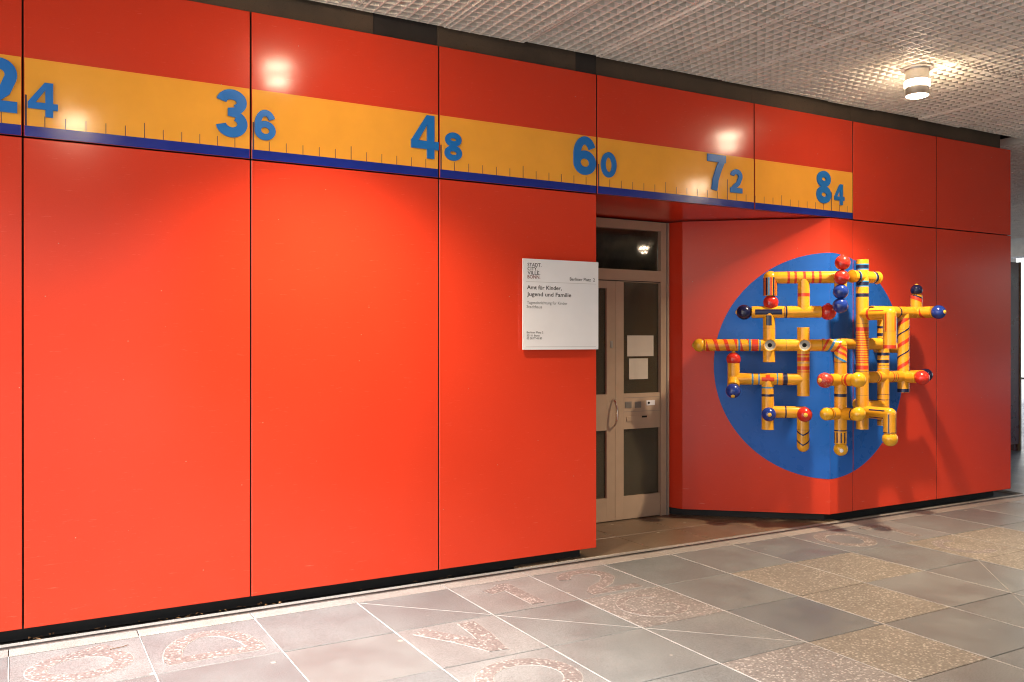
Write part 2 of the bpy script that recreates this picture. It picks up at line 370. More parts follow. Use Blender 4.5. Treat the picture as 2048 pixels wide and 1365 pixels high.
# edging with the slot drain along the wall
drain = tag(empty('slot_drain', (2, -0.1, 0)), 'pale stone edging with two thin metal rails along the wall base', 'drain')
for k in range(-3, 17):
    x0 = TU0+k*TS; o = boxobj('edge_stone', (x0+0.002, x0+TS-0.002, -TV0+0.004, -0.098, -0.02, 0.0005), 'edge', None, bev=0.002)
    o.parent = drain; o.matrix_parent_inverse = Matrix.Translation(drain.location).inverted()
for (y0, y1, z, nm, mt) in ((-0.096, -0.090, 0.004, 'rail', 'steel'), (-0.066, -0.060, 0.004, 'rail', 'steel'), (-0.0895, -0.0665, -0.012, 'slot', 'black'), (-0.0595, -0.001, 0.0, 'inner_edge', 'edge')):
    o = boxobj(nm, (-1.2, 10.1, y0, y1, -0.02, z), mt); o.parent = drain; o.matrix_parent_inverse = Matrix.Translation(drain.location).inverted()

# ------------------------------------------------------------------ red wall
wall = tag(empty('panel_wall', (3, 0.0, 0)), 'red laminate panelled wall with an orange number ruler and entrance recess', 'wall')
WI = Matrix.Translation(wall.location).inverted()
def under(o, p, inv): o.parent = p; o.matrix_parent_inverse = inv; return o
def wb(name, b, mat, bev=0.0): return under(boxobj(name, b, mat, bev=bev), wall, WI)
TH = 0.028
def panel(x0, x1, z0, z1, name='panel'):
    """front panel with a slightly rounded front edge"""
    w_, h_, b_ = (x1-x0)/2-GAP, z1-z0, 0.003
    mb = MB()
    rg = lambda i, y: [(-w_+i, y, i), (w_-i, y, i), (w_-i, y, h_-i), (-w_+i, y, h_-i)]
    vs = rg(0, TH)+rg(0, b_)+rg(b_, 0)
    fs = [(8, 9, 10, 11), (3, 2, 1, 0)]
    for r in (0, 4):
        for k in range(4): fs.append((r+k, r+(k+1) % 4, r+4+(k+1) % 4, r+4+k))
    mb.add(vs, fs); mb.m = [0, 1]+[1]*4+[0]*4          # red face, dark laminate core on the edges
    o = mb.build(name, ['red', 'core'], None, loc=((x0+x1)/2, random.uniform(0, 0.0015), z0))
    o.rotation_euler = (random.uniform(-0.0012, 0.0012), 0, random.uniform(-0.0012, 0.0012))
    return under(o, wall, WI)
lower, upper = [], []
for k in range(5): lower.append(panel(S[k], S[k+1], ZB, ZJ-GAP))
for k in (7, 8): lower.append(panel(S[k], S[k+1], ZB, ZJ-GAP))
for k in range(9): upper.append(panel(S[k], S[k+1], ZJ+GAP, ZT))
# folded corner panel: slanted face, short front face, jamb
def vpanel(name, pts, z0, z1, mat='red', th=0.028):
    """vertical sheet following (x, y) points; thickness to the left of the direction"""
    mb = MB(); n = len(pts); P = [Vector((x, y, 0)) for x, y in pts]; B = []
    for i in range(n):
        d = (P[min(i+1, n-1)]-P[max(i-1, 0)]).normalized(); B.append(P[i]+Vector((-d.y, d.x, 0))*th)
    vs = [(p.x, p.y, z0) for p in P]+[(p.x, p.y, z1) for p in P]+[(p.x, p.y, z0) for p in B]+[(p.x, p.y, z1) for p in B]
    fs = []
    for i in range(n-1):
        fs += [(i, i+1, n+i+1, n+i), (2*n+i+1, 2*n+i, 3*n+i, 3*n+i+1), (i, 2*n+i, 2*n+i+1, i+1), (n+i, n+i+1, 3*n+i+1, 3*n+i)]
    fs += [(0, n, 3*n, 2*n), (n-1, 3*n-1, 4*n-1, 2*n-1)]
    mb.add(vs, fs); return under(mb.build(name, mat), wall, WI)
fold = vpanel('folded_panel', [(EX, EY), (CX, CY), (S[7]-GAP, 0.0)], ZB, ZJ-GAP)
vpanel('jamb_panel', [(FX, FY+0.02), (EX-0.001, EY+0.001)], ZB, ZJ-GAP)
vpanel('return_panel', [(S[5]-0.008, 0.032), (S[5]-0.008, 0.95)], ZB, ZJ-0.01)
wb('soffit_panel', (S[5]-0.006, S[7]+0.2, 0.032, 0.99, ZJ+0.006, ZJ+0.03), 'red')
vpanel('end_panel', [(S[9]-0.004, 0.035), (S[9]-0.004, 4.0)], ZB, ZT-0.01)
# black recessed plinth, dark carcass behind the panels, concrete band above
wb('plinth', (-2.4, S[5]-0.10, 0.075, 0.16, -0.01, ZB+0.01), 'black')
vpanel('plinth', [(FX+0.03, FY+0.03), (EX+0.07, EY+0.05), (CX+0.03, 0.085), (S[9]-0.16, 0.085)], -0.01, ZB+0.01, 'black', 0.05)
wb('carcass', (-2.4, S[5]-0.04, 0.040, 4.0, ZB+0.005, ZJ), 'core')
wb('carcass', (S[7]-0.02, S[9]-0.035, 0.040, 4.0, ZB+0.005, ZJ), 'core')
wb('carcass', (-2.4, S[9]-0.035, 0.040, 4.0, ZJ+0.034, ZT-0.02), 'core')
# concrete band, cut where patches differ
fx = [-2.4, 0.3, 1.95, 2.392, 3.48, 3.66, 5.2, 6.38, 8.60]
for k in range(len(fx)-1):
    wb('concrete_band', (fx[k]+0.001, fx[k+1]-0.001, 0.030 + (0.004 if k in (2, 4) else 0.0), 0.3, ZT-0.018, ZC+0.14), 'fascia_dark' if k in (2, 4) else 'fascia')
# floor under the block so no light leaks
# --- ruler: orange field, navy stripe, ticks, digits, panel by panel
YB0, YB1, ZY = ZJ+GAP+0.001, 2.682, 3.034
def on_panel(k): return upper[k]
def film(k, name, x0, x1, z0, z1, mat, y=-0.0012):
    p = upper[k]; o = boxobj(name, (x0, x1, y, 0.0005, z0, z1), mat)
    o.parent = p; o.matrix_parent_inverse = Matrix.Translation(p.location).inverted()
    return o
for k in range(7):
    x0, x1 = S[k]+GAP+0.003, S[k+1]-GAP-0.003
    film(k, 'orange_field', x0, x1, YB1, ZY, 'yellow'); film(k, 'navy_stripe', x0, x1, YB0, YB1-0.0005, 'navy', -0.0016)
UNIT = {}
for u in range(0, 37): UNIT[u+24-24] = None
def ux(u):
    """position of ruler unit u along the wall"""
    ks = [(0, -2.38), (12, -1.18), (24, 0.024), (36, 1.190), (48, 2.398), (60, 3.655), (72, 4.905), (75, 5.206), (84, 6.106), (86.7, 6.373)]
    for (a, xa), (b, xb) in zip(ks, ks[1:]):
        if a <= u <= b: return xa+(xb-xa)*(u-a)/(b-a)
for u in range(1, 87):
    x = ux(u); k = max(q for q in range(7) if S[q] <= x+0.001)
    if u % 12 == 0 and u < 72: x = S[k]+0.014; top = 2.842; wd = 0.0045
    elif u in (72, 84): top = 2.842; wd = 0.0035
    elif u % 6 == 0: top = 2.765; wd = 0.0021
    else: top = 2.738; wd = 0.0018
    film(k, 'tick', x-wd, x+wd, YB1+0.0002, top, 'tick', -0.0021)
def digit_mesh(ch, W, H):
    """bold upright grotesque figure, W x H, strokes as raised ribbons; origin at lower left"""
    mb = MB(); s = 0.205*H; y0, y1 = -0.012, 0.0
    hx = s*0.52
    def rb(pts, q=0, cl=False, wd=s): mb.ribbon(pts, wd, y0-0.0003*q, y1, cl)
    cx = W/2; rx = W/2-s/2
    el = lambda cz, rx_, rz_, n=36: [(cx+rx_*math.cos(2*PI*i/n), cz+rz_*math.sin(2*PI*i/n)) for i in range(n)]
    if ch == '0': rb(el(H/2, rx, H/2-s/2), 0, True)
    elif ch == '8':
        rb(el(H*0.745, rx*0.92, H*0.255-s/2), 0, True, s*0.95); rb(el(H*0.27, rx, H*0.27-s/2), 1, True, s*0.98)
    elif ch == '6':
        rb(el(H*0.315, rx, H*0.315-s/2), 0, True)
        rb([(cx-rx, H*0.32)]+arc(cx+0.01*W, H*0.52, rx*1.02, H*0.48-s/2, 178, 28, 20), 1)
    elif ch == '3':
        rb(arc(cx, H*0.735, rx*0.94, H*0.265-s/2, 172, -64, 22), 0); rb(arc(cx, H*0.285, rx, H*0.285-s/2, 64, -172, 24), 1); mb.prism([(cx-0.12*W, H*0.445), (cx+0.24*W, H*0.415), (cx+0.24*W, H*0.645), (cx-0.12*W, H*0.605)], y0-0.0006, y1)
    elif ch == '2':
        rb(arc(cx, H*0.70, rx, H*0.30-s/2, 172, -30, 20)+[(cx+rx*0.45, H*0.40), (cx-rx*0.35, H*0.27), (cx-rx*0.85, s*0.75), (cx-rx*0.98, s*0.35)], 0)
        mb.prism([(0, 0), (W, 0), (W, s), (0, s)], y0-0.0003, y1)
    elif ch == '7':
        mb.prism([(0, H-s), (W, H-s), (W, H), (0, H)], y0, y1)
        rb([(W*0.83, H-s*0.55), (W*0.60, H*0.58), (W*0.44, H*0.30), (W*0.37, 0)], 1, False, s*0.98)
    elif ch == '4':
        a, b = W*0.58, W*0.84
        mb.prism([(a, 0), (b, 0), (b, H), (a, H)], y0, y1)
        mb.prism([(0, H*0.215), (W, H*0.215), (W, H*0.40), (0, H*0.40)], y0-0.0003, y1)
        mb.prism([(0, H*0.39), (W*0.25, H*0.39), (W*0.62, H*0.83), (W*0.62, H), (W*0.56, H)], y0-0.0006, y1)
    return mb
DIG = [('2', -0.165, -0.005, 2.738, 0.275), ('4', 0.042, 0.182, 2.735, 0.178), ('3', 0.985, 1.162, 2.738, 0.275), ('6', 1.204, 1.326, 2.742, 0.178),
       ('4', 2.192, 2.384, 2.742, 0.278), ('8', 2.428, 2.554, 2.745, 0.186), ('6', 3.440, 3.630, 2.750, 0.275), ('0', 3.678, 3.812, 2.750, 0.184),
       ('7', 4.692, 4.880, 2.746, 0.278), ('2', 4.932, 5.056, 2.742, 0.188), ('8', 5.912, 6.090, 2.736, 0.278), ('4', 6.134, 6.256, 2.738, 0.178),
       ('1', -1.30, -1.20, 2.735, 0.275)]
for ch, x0, x1, z, H in DIG:
    if ch == '1': continue
    k = max(q for q in range(7) if S[q] <= x0)
    o = digit_mesh(ch, x1-x0, H).build('digit', 'digit', None, loc=(x0, -0.0015, z))
    o.parent = upper[k]; o.matrix_parent_inverse = Matrix.Translation(upper[k].location).inverted()
# --- blue disc painted round the corner: slanted face, short face, next panel
CZ, CR = 1.344, 0.975
def disc_piece(name, u0, u1, to_world, parent):
    """slice of the circle between u0 and u1 (metres from the corner), 1.5 mm proud"""
    n = 60; us = [u0+(u1-u0)*i/n for i in range(n+1)]
    if u0 < -0.9: us = [-CR*math.cos(PI/2*i/n) for i in range(n+1)]
    top = [(u, math.sqrt(max(0, CR*CR-u*u))) for u in us]
    mb = MB(); vs = []
    for off in (0.0016, 0.0002):
        vs += [to_world(u, CZ+h, off) for u, h in top]+[to_world(u, CZ-h, off) for u, h in top]
    m_ = n+1; fs = []
    for i in range(n):
        fs += [(m_+i, m_+i+1, i+1, i), (i, i+1, 2*m_+i+1, 2*m_+i), (m_+i+1, m_+i, 3*m_+i, 3*m_+i+1)]
    mb.add(vs, fs); o = mb.build(name, 'circle'); o.parent = parent
    o.matrix_parent_inverse = (WI if parent == fold else Matrix.Translation(parent.location).inverted()) if parent != fold else Matrix.Translation((0, 0, 0))
    return o
def toA(u, z, off): p = Vector((CX, CY, z))+TV*u+NV*off; return tuple(p)
def toB(u, z, off): return (CX+u, -off, z)
fu = Vector((EX, EY, 0))-Vector((CX, CY, 0)); ft = -fu.normalized(); fn = Vector((ft.y, -ft.x, 0))
def toA(u, z, off): return tuple(Vector((CX, CY, z))+ft*u+fn*off)
disc_piece('painted_disc', -CR, -0.0005, toA, fold); disc_piece('painted_disc', 0.0005, S[7]-GAP-CX-0.0002, toB, fold)
o7 = disc_piece('painted_disc', S[7]+GAP+0.0002-CX, CR-0.00001, lambda u, z, off: toB(u, z, off+0.0016), lower[5])

# ------------------------------------------------------------------ door in the recess
DY = 0.955
door = tag(empty('entrance_door', (4.4, DY, 0)), 'taupe double entrance door with dark glass panes and a fanlight in the recess', 'door')
DI = Matrix.Translation(door.location).inverted()
def db(name, b, mat, parent=None, bev=0.0):
    o = boxobj(name, b, mat); p = parent or door
    o.parent = p; o.matrix_parent_inverse = DI if p == door else Matrix.Translation(p.location).inverted() @ Matrix.Identity(4)
    return o
def dbs(name, b, mat, part):
    o = boxobj(name, b, mat); o.parent = part; o.matrix_parent_inverse = (Matrix.Translation(part.location)).inverted(); return o
db('jamb', (4.990, 5.085, DY-0.03, DY+0.06, 0.002, 2.612), 'frame'); db('jamb', (3.66, 3.72, DY-0.03, DY+0.06, 0.002, 2.612), 'frame')
db('jamb_stop', (5.050, 5.062, DY-0.036, DY-0.0305, 0.002, 2.610), 'grille'); db('gasket', (5.0855, 5.10, DY-0.012, DY+0.06, 0.002, 2.60), 'rubber')
db('head_rail', (3.7205, 4.9895, DY-0.03, DY+0.06, 2.535, 2.612), 'frame'); db('transom_bar', (3.7205, 4.9895, DY-0.03, DY+0.06, 2.085, 2.180), 'frame')
db('transom_dark_line', (3.7205, 4.9895, DY-0.022, DY+0.05, 2.078, 2.0845), 'rubber')  # thin dark strip between transom bar and leaf tops
fan = db('fanlight_pane', (3.7205, 4.9895, DY+0.012, DY+0.018, 2.1805, 2.5345), 'glass')
# right leaf
def leaf(x0, x1, xl, xr, name):
    root = db(name, (x0, xl, DY-0.018, DY+0.03, 0.008, 2.077), 'frame')
    for b in ((xr, x1, DY-0.018, DY+0.03, 0.008, 2.077), (xl+0.0005, xr-0.0005, DY-0.018, DY+0.03, 0.008, 0.205),
              (xl+0.0005, xr-0.0005, DY-0.018, DY+0.03, 0.790, 1.100)): dbs('rail', b, 'frame', root)
    if x0 > 4.2: dbs('rail', (xl+0.0005, xr-0.0005, DY-0.018, DY+0.03, 2.072, 2.077), 'frame', root); zt = 2.0715
    else: dbs('rail', (xl+0.0005, xr-0.0005, DY-0.018, DY+0.03, 2.012, 2.077), 'frame', root); zt = 2.0115
    dbs('pane', (xl+0.0005, xr-0.0005, DY+0.004, DY+0.010, 1.1005, zt), 'frosted', root)
    dbs('pane', (xl+0.0005, xr-0.0005, DY+0.004, DY+0.010, 0.2055, 0.7895), 'frosted', root)
    return root
rl = leaf(4.499, 4.9885, 4.588, 4.9880, 'door_leaf'); ll = leaf(3.7225, 4.496, 3.80, 4.407, 'door_leaf')
for b in ((4.600, 4.672, DY-0.024, DY-0.0185, 0.972, 1.030), (4.708, 4.776, DY-0.024, DY-0.0185, 0.972, 1.027)):
    gr = MB()
    x0, x1, y0, y1, z0, z1 = b
    gr.box(x0, x1, y0+0.003, y1, z0, z1)
    for q in range(7): zz = z0+0.003+(z1-z0-0.006)*q/7; gr.box(x0+0.003, x1-0.003, y0, y0+0.0028, zz, zz+0.0045)
    o = gr.build('intercom_grille', 'grille'); o.parent = rl; o.matrix_parent_inverse = Matrix.Translation(rl.location).inverted()
dbs('name_plate', (4.836, 4.928, DY-0.023, DY-0.0185, 0.990, 1.034), 'sign', rl)
k = MB(); k.tube([(0, 0.011), (0.006, 0.010)], (4.858, DY-0.0235, 1.012), (0, -1, 0), (1, 0, 0), 16); o = k.build('bell_button', 'hole'); o.parent = rl; o.matrix_parent_inverse = Matrix.Translation(rl.location).inverted()
dbs('letter_flap', (4.616, 4.780, DY-0.026, DY-0.0185, 0.857, 0.900), 'frame', rl); dbs('letter_slot', (4.7805, 4.842, DY-0.020, DY-0.0185, 0.884, 0.900), 'hole', rl)
dbs('panel_line', (4.590, 4.986, DY-0.0195, DY-0.0185, 0.940, 0.943), 'grille', rl); dbs('panel_line', (4.590, 4.986, DY-0.0195, DY-0.0185, 1.062, 1.065), 'grille', rl)
dbs('lock_plate', (4.444, 4.468, DY-0.022, DY-0.0185, 1.50, 1.56), 'steel', ll)
h = MB(); pts = []
for q in range(13):
    a = -70+140*q/12; pts.append(Vector((4.470, DY-0.02-0.062*(math.cos(math.radians(a))-0.342)/0.658-0.006, 0.936+0.118*math.sin(math.radians(a))/0.94)))
for a, b in zip(pts, pts[1:]): h.tube([(-0.003, 0.0085), ((b-a).length+0.003, 0.0085)], a, b-a, (1, 0.2, 0), 12)
o = h.build('pull_handle', 'chrome', None, True); o.parent = ll; o.matrix_parent_inverse = Matrix.Translation(ll.location).inverted()
# dim lobby behind the glass
lob = MB()
lob.box(3.66, 5.09, 3.2, 3.25, -0.01, 2.612); lob.box(3.60, 3.66, 1.02, 3.25, -0.01, 2.612); lob.box(5.09, 5.15, 1.02, 3.25, -0.01, 2.612); lob.box(3.66, 5.09, 1.02, 3.2, 2.58, 2.612); lob.box(3.66, 5.09, 1.06, 3.2, -0.02, 0.0)
o = lob.build('lobby_shell', 'room'); under(o, wall, WI)
cab = tag(empty('lobby_cabinet', (4.8, 1.7, 0)), 'blurred olive cupboard glimpsed behind the lower right door pane', 'cabinet')
for nm, b in (('body', (-0.15, 0.20, -0.2, 0.2, 0, 0.72)), ('door_front', (-0.14, 0.19, -0.215, -0.2005, 0.02, 0.70)), ('top', (-0.16, 0.21, -0.22, 0.2, 0.7205, 0.745))):
    boxobj(nm, b, 'room_green', cab)
# notices
for nm, b, lb in (('paper_notice', (4.640, 4.930, 0.9555, 0.9585, 1.424, 1.607), 'wide landscape paper notice, upper of two behind the door glass'),
                  ('paper_notice', (4.660, 4.868, 0.9555, 0.9585, 1.222, 1.405), 'smaller squarish paper notice, lower of two behind the door glass')):
    n = 8; mb = MB(); x0, x1, y, y1, z0, z1 = b
    vs = []
    for q in range(n+1):
        x = (x1-x0)*(q/n-0.5); yy = 0.0012*math.sin(q*1.3)
        vs += [(x, yy, 0), (x, yy, z1-z0), (x, yy+0.0006, 0), (x, yy+0.0006, z1-z0)]
    fs = []
    for q in range(n):
        a, c = 4*q, 4*q+4; fs += [(a, c, c+1, a+1), (a+3, c+3, c+2, a+2), (a+1, c+1, c+3, a+3), (a, a+2, c+2, c)]
    fs += [(0, 1, 3, 2), (4*n, 4*n+2, 4*n+3, 4*n+1)]
    mb.add(vs, fs); o = mb.build(nm, 'paper', None, loc=((x0+x1)/2, y, z0)); tag(o, lb, 'notice', 'paper notices on the door glass')

# ------------------------------------------------------------------ sign board with lettering
SX0, SX1, SZ0, SZ1, SY = 3.010, 3.637, 1.500, 2.126, -0.030
sign = tag(empty('information_sign', (SX0, SY, SZ0)), 'white square city office sign with black lettering on the red wall', 'sign')
mb = MB(); mb.box(0, SX1-SX0, 0, 0.012, 0, SZ1-SZ0); mb.build('board', 'sign', sign)
for x in (0.12, 0.50): mb = MB(); mb.box(x, x+0.03, 0.0125, 0.0285, 0.08, 0.54); mb.build('spacer', 'steel', sign)
for zf in (0.252, 0.968): mb = MB(); mb.box(0.022, 0.607, -0.0006, -0.0001, 0.626*(1-zf)-0.0009, 0.626*(1-zf)+0.0009); mb.build('rule', 'rule', sign)
def text(name, body, x, z, width, cap, mat, parent, bold=0.0, y=-0.0008):
    c = bpy.data.curves.new(name, 'FONT'); c.body = body; c.size = 1.0; c.offset = bold; c.resolution_u = 3; c.extrude = 0.0
    t = bpy.data.objects.new(name, c); col.objects.link(t)
    bpy.context.view_layer.update()
    me = bpy.data.meshes.new_from_object(t.evaluated_get(bpy.context.evaluated_depsgraph_get()))
    bpy.data.objects.remove(t); bpy.data.curves.remove(c)
    xs = [v.co.x for v in me.vertices]; x0 = min(xs); wd = max(xs)-x0; sx = width/wd; sz = cap/0.70
    for v in me.vertices: v.co = (x+(v.co.x-x0)*sx, y, z+v.co.y*sz)
    me.materials.clear(); me.materials.append(M[mat]); me.update()
    if me.polygons and sum(p.normal.y*p.area for p in me.polygons) > 0: me.flip_normals()
    return link(name, me, parent)
Hs, Ws = 0.626, 0.627
for body, xf, yf, wd, cap, mt, bo in (
    ('STADT.', 0.055, 0.084, 0.112, 0.0240, 'ink', 0.010), ('CITY.', 0.055, 0.128, 0.080, 0.0240, 'ink', 0.010), ('VILLE.', 0.055, 0.173, 0.102, 0.0240, 'ink', 0.010),
    ('BONN.', 0.055, 0.217, 0.102, 0.0240, 'ink_red', 0.010), ('Berliner Platz  2', 0.608, 0.2225, 0.2146, 0.0228, 'ink', 0.006),
    ('Amt für Kinder,', 0.048, 0.3345, 0.283, 0.0275, 'ink', 0.013), ('Jugend und Familie', 0.048, 0.409, 0.363, 0.0275, 'ink', 0.013),
    ('Tageseinrichtung für Kinder', 0.048, 0.497, 0.330, 0.0205, 'ink_grey', 0.0), ('Stadthaus', 0.043, 0.543, 0.125, 0.0205, 'ink_grey', 0.0),
    ('Berliner Platz 2', 0.045, 0.820, 0.133, 0.0135, 'ink', 0.006), ('53111 Bonn', 0.045, 0.854, 0.103, 0.0135, 'ink', 0.006), ('02 28.77 45 80', 0.045, 0.885, 0.123, 0.0135, 'ink', 0.006)):
    text('lettering', body, xf*Ws, Hs*(1-yf), wd, cap, mt, sign, bo)

# ------------------------------------------------------------------ pipe sculpture
sculpture = tag(empty('pipe_sculpture', (5.9, -0.05, 0.66)), 'mustard yellow painted pipe sculpture with red, blue and yellow balls on the blue disc', 'sculpture')
SI = Matrix.Translation(sculpture.location).inverted()
PR = 0.050; DL = 0.344
PM = ['pipe', 'pred', 'pblue', 'pnavy', 'pgrey', 'hole']
Y_, RD, BL, NA, GY, HO = range(6)
def L(u, z, d=DL): p = Vector((CX, CY, 0))+TV*u+NV*d; return Vector((p.x, p.y, z))
FW = Vector((-0.74, -0.67, 0))           # roughly towards the place one looks from
def pipe(p0, p1, r=PR, bands=(), c0='flat', c1='flat', stripes=(), marks=(), wide=()):
    """bands: (middle, width, colour) in metres from p0; stripes: (angle, half angle, a, b, colour) along the pipe;
    marks: (function angle->middle, width, angle0, angle1, colour); wide: socket collars (start, end)"""
    p0, p1 = Vector(p0), Vector(p1); ln = (p1-p0).length; ax = (p1-p0).normalized()
    rf = FW-ax*FW.dot(ax); rf.normalize(); sdv = ax.cross(rf)
    mb = MB()
    cuts = sorted({0.0, ln} | {max(0, min(ln, c-w_/2)) for c, w_, _ in bands} | {max(0, min(ln, c+w_/2)) for c, w_, _ in bands})
    prof, mt = [], []
    if c0 == 'dome':
        for q in range(7): a = PI/2*q/7; prof.append((-r*math.cos(a), r*math.sin(a)+1e-6 if q else 0.0)); mt.append(Y_)
    elif c0 in ('open', 'socket'):
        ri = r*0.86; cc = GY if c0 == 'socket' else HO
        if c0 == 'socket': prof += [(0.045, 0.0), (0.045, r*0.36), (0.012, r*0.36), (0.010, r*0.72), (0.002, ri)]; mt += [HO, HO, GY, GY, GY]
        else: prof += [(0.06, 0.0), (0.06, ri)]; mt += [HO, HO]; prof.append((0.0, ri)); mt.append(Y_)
    for a, b in zip(cuts, cuts[1:]):
        cm = Y_
        for c, w_, k in bands:
            if c-w_/2-1e-6 <= (a+b)/2 <= c+w_/2+1e-6: cm = k
        prof.append((a, r)); mt.append(cm)
    prof.append((ln, r))
    if c1 == 'dome':
        mt.append(Y_)
        for q in range(1, 8): a = PI/2*q/7; prof.append((ln+r*math.sin(a), r*math.cos(a) if q < 7 else 0.0)); mt.append(Y_)
    elif c1 in ('open', 'socket'):
        ri = r*0.86
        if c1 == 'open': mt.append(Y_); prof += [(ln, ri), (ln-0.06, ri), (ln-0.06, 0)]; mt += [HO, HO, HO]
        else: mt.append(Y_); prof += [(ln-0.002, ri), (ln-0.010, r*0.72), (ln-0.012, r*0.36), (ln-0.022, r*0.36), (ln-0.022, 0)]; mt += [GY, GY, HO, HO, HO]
    mb.tube(prof, p0, ax, rf, 28, mats=mt)
    for s0, s1 in wide: mb.tube([(s0, r), (s0+0.002, r+0.004), (s1-0.002, r+0.004), (s1, r)], p0, ax, rf, 28)
    def patch(fn, w_, a0, a1, k, lo, hi, q):
        n = max(4, int(abs(a1-a0)/8)); R_ = r+0.0009+0.0002*q; vs = []
        for i in range(n+1):
            t = math.radians(a0+(a1-a0)*i/n); c = fn(math.degrees(t))
            for d in (max(lo, min(hi, c-w_/2)), max(lo, min(hi, c+w_/2))):
                for rr in (R_, r-0.001): vs.append(p0+ax*d+rf*(rr*math.cos(t))+sdv*(rr*math.sin(t)))
        fs = []
        for i in range(n):
            a, c = 4*i, 4*i+4; fs += [(a, c, c+2, a+2), (a, a+1, c+1, c), (a+2, c+2, c+3, a+3)]
        fs += [(0, 2, 3, 1), (4*n, 4*n+1, 4*n+3, 4*n+2)]
        # keep only patches that have some width
        mb.add(vs, fs, k)
    for q, (an, ha, a, b, k) in enumerate(stripes): patch(lambda t: (a+b)/2, b-a, an-ha, an+ha, k, a, b, q)
    for q, mk in enumerate(marks):
        fn, w_, a0, a1, k = mk[:5]; lo, hi = mk[5:7] if len(mk) > 5 else (0, ln)
        patch(fn, w_, a0, a1, k, lo, hi, q)
    o = mb.build('pipe', PM, None, True); return under(o, sculpture, SI)
def spiral(pitch, width, k, lo, hi, phase=0.0, turns=None):
    """helical stripes between lo and hi metres; a step of 360 degrees advances by pitch"""
    out = []; n = int((hi-lo)/abs(pitch))+3
    for q in range(-1, n):
        st = lo+phase+q*abs(pitch)
        fn = (lambda t, st=st: st+pitch*(t/360.0))
        out.append((fn, width, -180, 180, k, lo, hi))
    return out
def ball(c, r, mat, tip=None, tipmat='tip'):
    c = Vector(c); mb = MB(); prof = [(-r*math.cos(PI*i/16), r*math.sin(PI*i/16) if 0 < i < 16 else 0.0) for i in range(17)]
    ax = Vector(tip) if tip else Vector((0, 0, 1)); rf = Vector((0.3, 0.5, 0.81)) if abs(ax.normalized().z) < 0.8 else Vector((1, 0, 0))
    mb.tube(prof, (0, 0, 0), ax, rf, 28)
    o = mb.build('ball', mat, None, True, loc=c); o.parent = sculpture; o.matrix_parent_inverse = SI
    if tip:
        t = MB(); t.tube([(r*0.90, r*0.30), (r*1.03, r*0.27), (r*1.10, r*0.16), (r*1.13, 0.0)], (0, 0, 0), ax, rf, 16)
        k = t.build('tip', tipmat, o, True)
    return o
# --- half over the slanted panel
n3 = NV
b1 = lambda *us: [(u+0.529, 0.020, RD) for u in us]
pipe(L(-.529, 2.086), L(.028, 2.083), bands=b1(-.385, -.33, -.26, -.193, -.136), c0='dome', c1='dome')
pipe(L(.028, 2.083), L(.028, 2.005), c1='flat')
pipe(L(-.527, 2.086), L(-.527, 1.936), r=0.0565, c0='dome', stripes=[(a, 7, 0.0, 0.148, k) for a, k in ((-100, RD), (-78, NA), (-52, RD), (-30, NA), (-8, RD), (12, BL), (30, NA), (48, RD), (74, NA), (98, RD))])
ball(L(-.524, 1.880), 0.062, 'ball_red')
pipe(L(-.262, 2.090), L(-.262, 1.80), r=0.0485, bands=[(0.150, 0.028, RD)])
pipe(L(-.680, 1.80), L(-.125, 1.80), bands=[(0.277, 0.015, NA), (0.262, 0.004, NA)], marks=[(lambda t: 0.134, 0.216, -26, 26, NA)])
ball(L(-.739, 1.80), 0.064, 'ball_navy', -TV); ball(L(-.070, 1.798), 0.066, 'ball_red', (0, 0, 1), 'ball_red')
pipe(L(-.538, 1.80), L(-.538, 1.383), bands=[(0.134, 0.0025, NA)], marks=[(lambda t: 0.070, 0.082, -26, 26, NA)], c1='open')
red_sp = spiral(0.085, 0.030, RD, 0.01, 0.262)
pipe(L(-1.062, 1.524), L(.028, 1.524), c1='dome', bands=[(0.281, 0.016, BL), (0.367, 0.015, BL), (0.448, 0.012, BL), (0.408, 0.052, RD), (0.657, 0.002, NA), (0.941, 0.002, NA)],
     marks=red_sp+spiral(0.085, 0.026, RD, 0.290, 0.359)+spiral(-0.16, 0.020, RD, 0.945, 1.088, 0.02)+spiral(-0.16, 0.020, BL, 0.945, 1.088, 0.075)+spiral(-0.16, 0.020, RD, 0.945, 1.088, 0.13))
ball(L(-1.106, 1.523), 0.056, 'ball_yellow', -TV)
for u in (-.538, -.264): pipe(L(u, 1.524, 0.0), L(u, 1.524, DL+0.078), r=0.0495, c1='socket')
pipe(L(-.264, 1.672), L(-.264, 1.104), bands=[(0.227, 0.012, RD), (0.262, 0.030, RD), (0.294, 0.006, GY), (0.336, 0.030, RD), (0.368, 0.008, RD)], c0='open', c1='open')
pipe(L(-.825, 1.241), L(-.264, 1.241), c0='dome', bands=[(0.152, 0.014, BL), (0.203, 0.012, BL), (0.351, 0.010, BL), (0.414, 0.036, NA), (0.392, 0.003, RD)],
     marks=[(lambda t: 0.274, 0.100, -19, 19, RD), (lambda t: 0.274, 0.034, -50, 50, RD)])
pipe(L(-.825, 1.380), L(-.825, 1.241)); ball(L(-.825, 1.406), 0.060, 'ball_red', (0, 0, 1))
dfw = (L(-.832, 1.165, DL+0.075)-L(-.825, 1.241)).normalized()
pipe(L(-.825, 1.241), L(-.825, 1.241)+dfw*0.085, c0='dome'); ball(L(-.825, 1.241)+dfw*0.135, 0.061, 'ball_blue', dfw)
pipe(L(-.548, 1.241), L(-.548, .821), bands=[(0.070, 0.012, BL), (0.134, 0.020, NA)], c1='open')
pipe(L(-.548, .968), L(-.266, .968), c1='dome', bands=[(0.141, 0.012, NA), (0.145, 0.003, NA)])
pipe(L(-.548, .960), L(-.548, .955, DL+0.06)); ball(L(-.548, .955, DL+0.095), 0.058, 'ball_blue', NV)
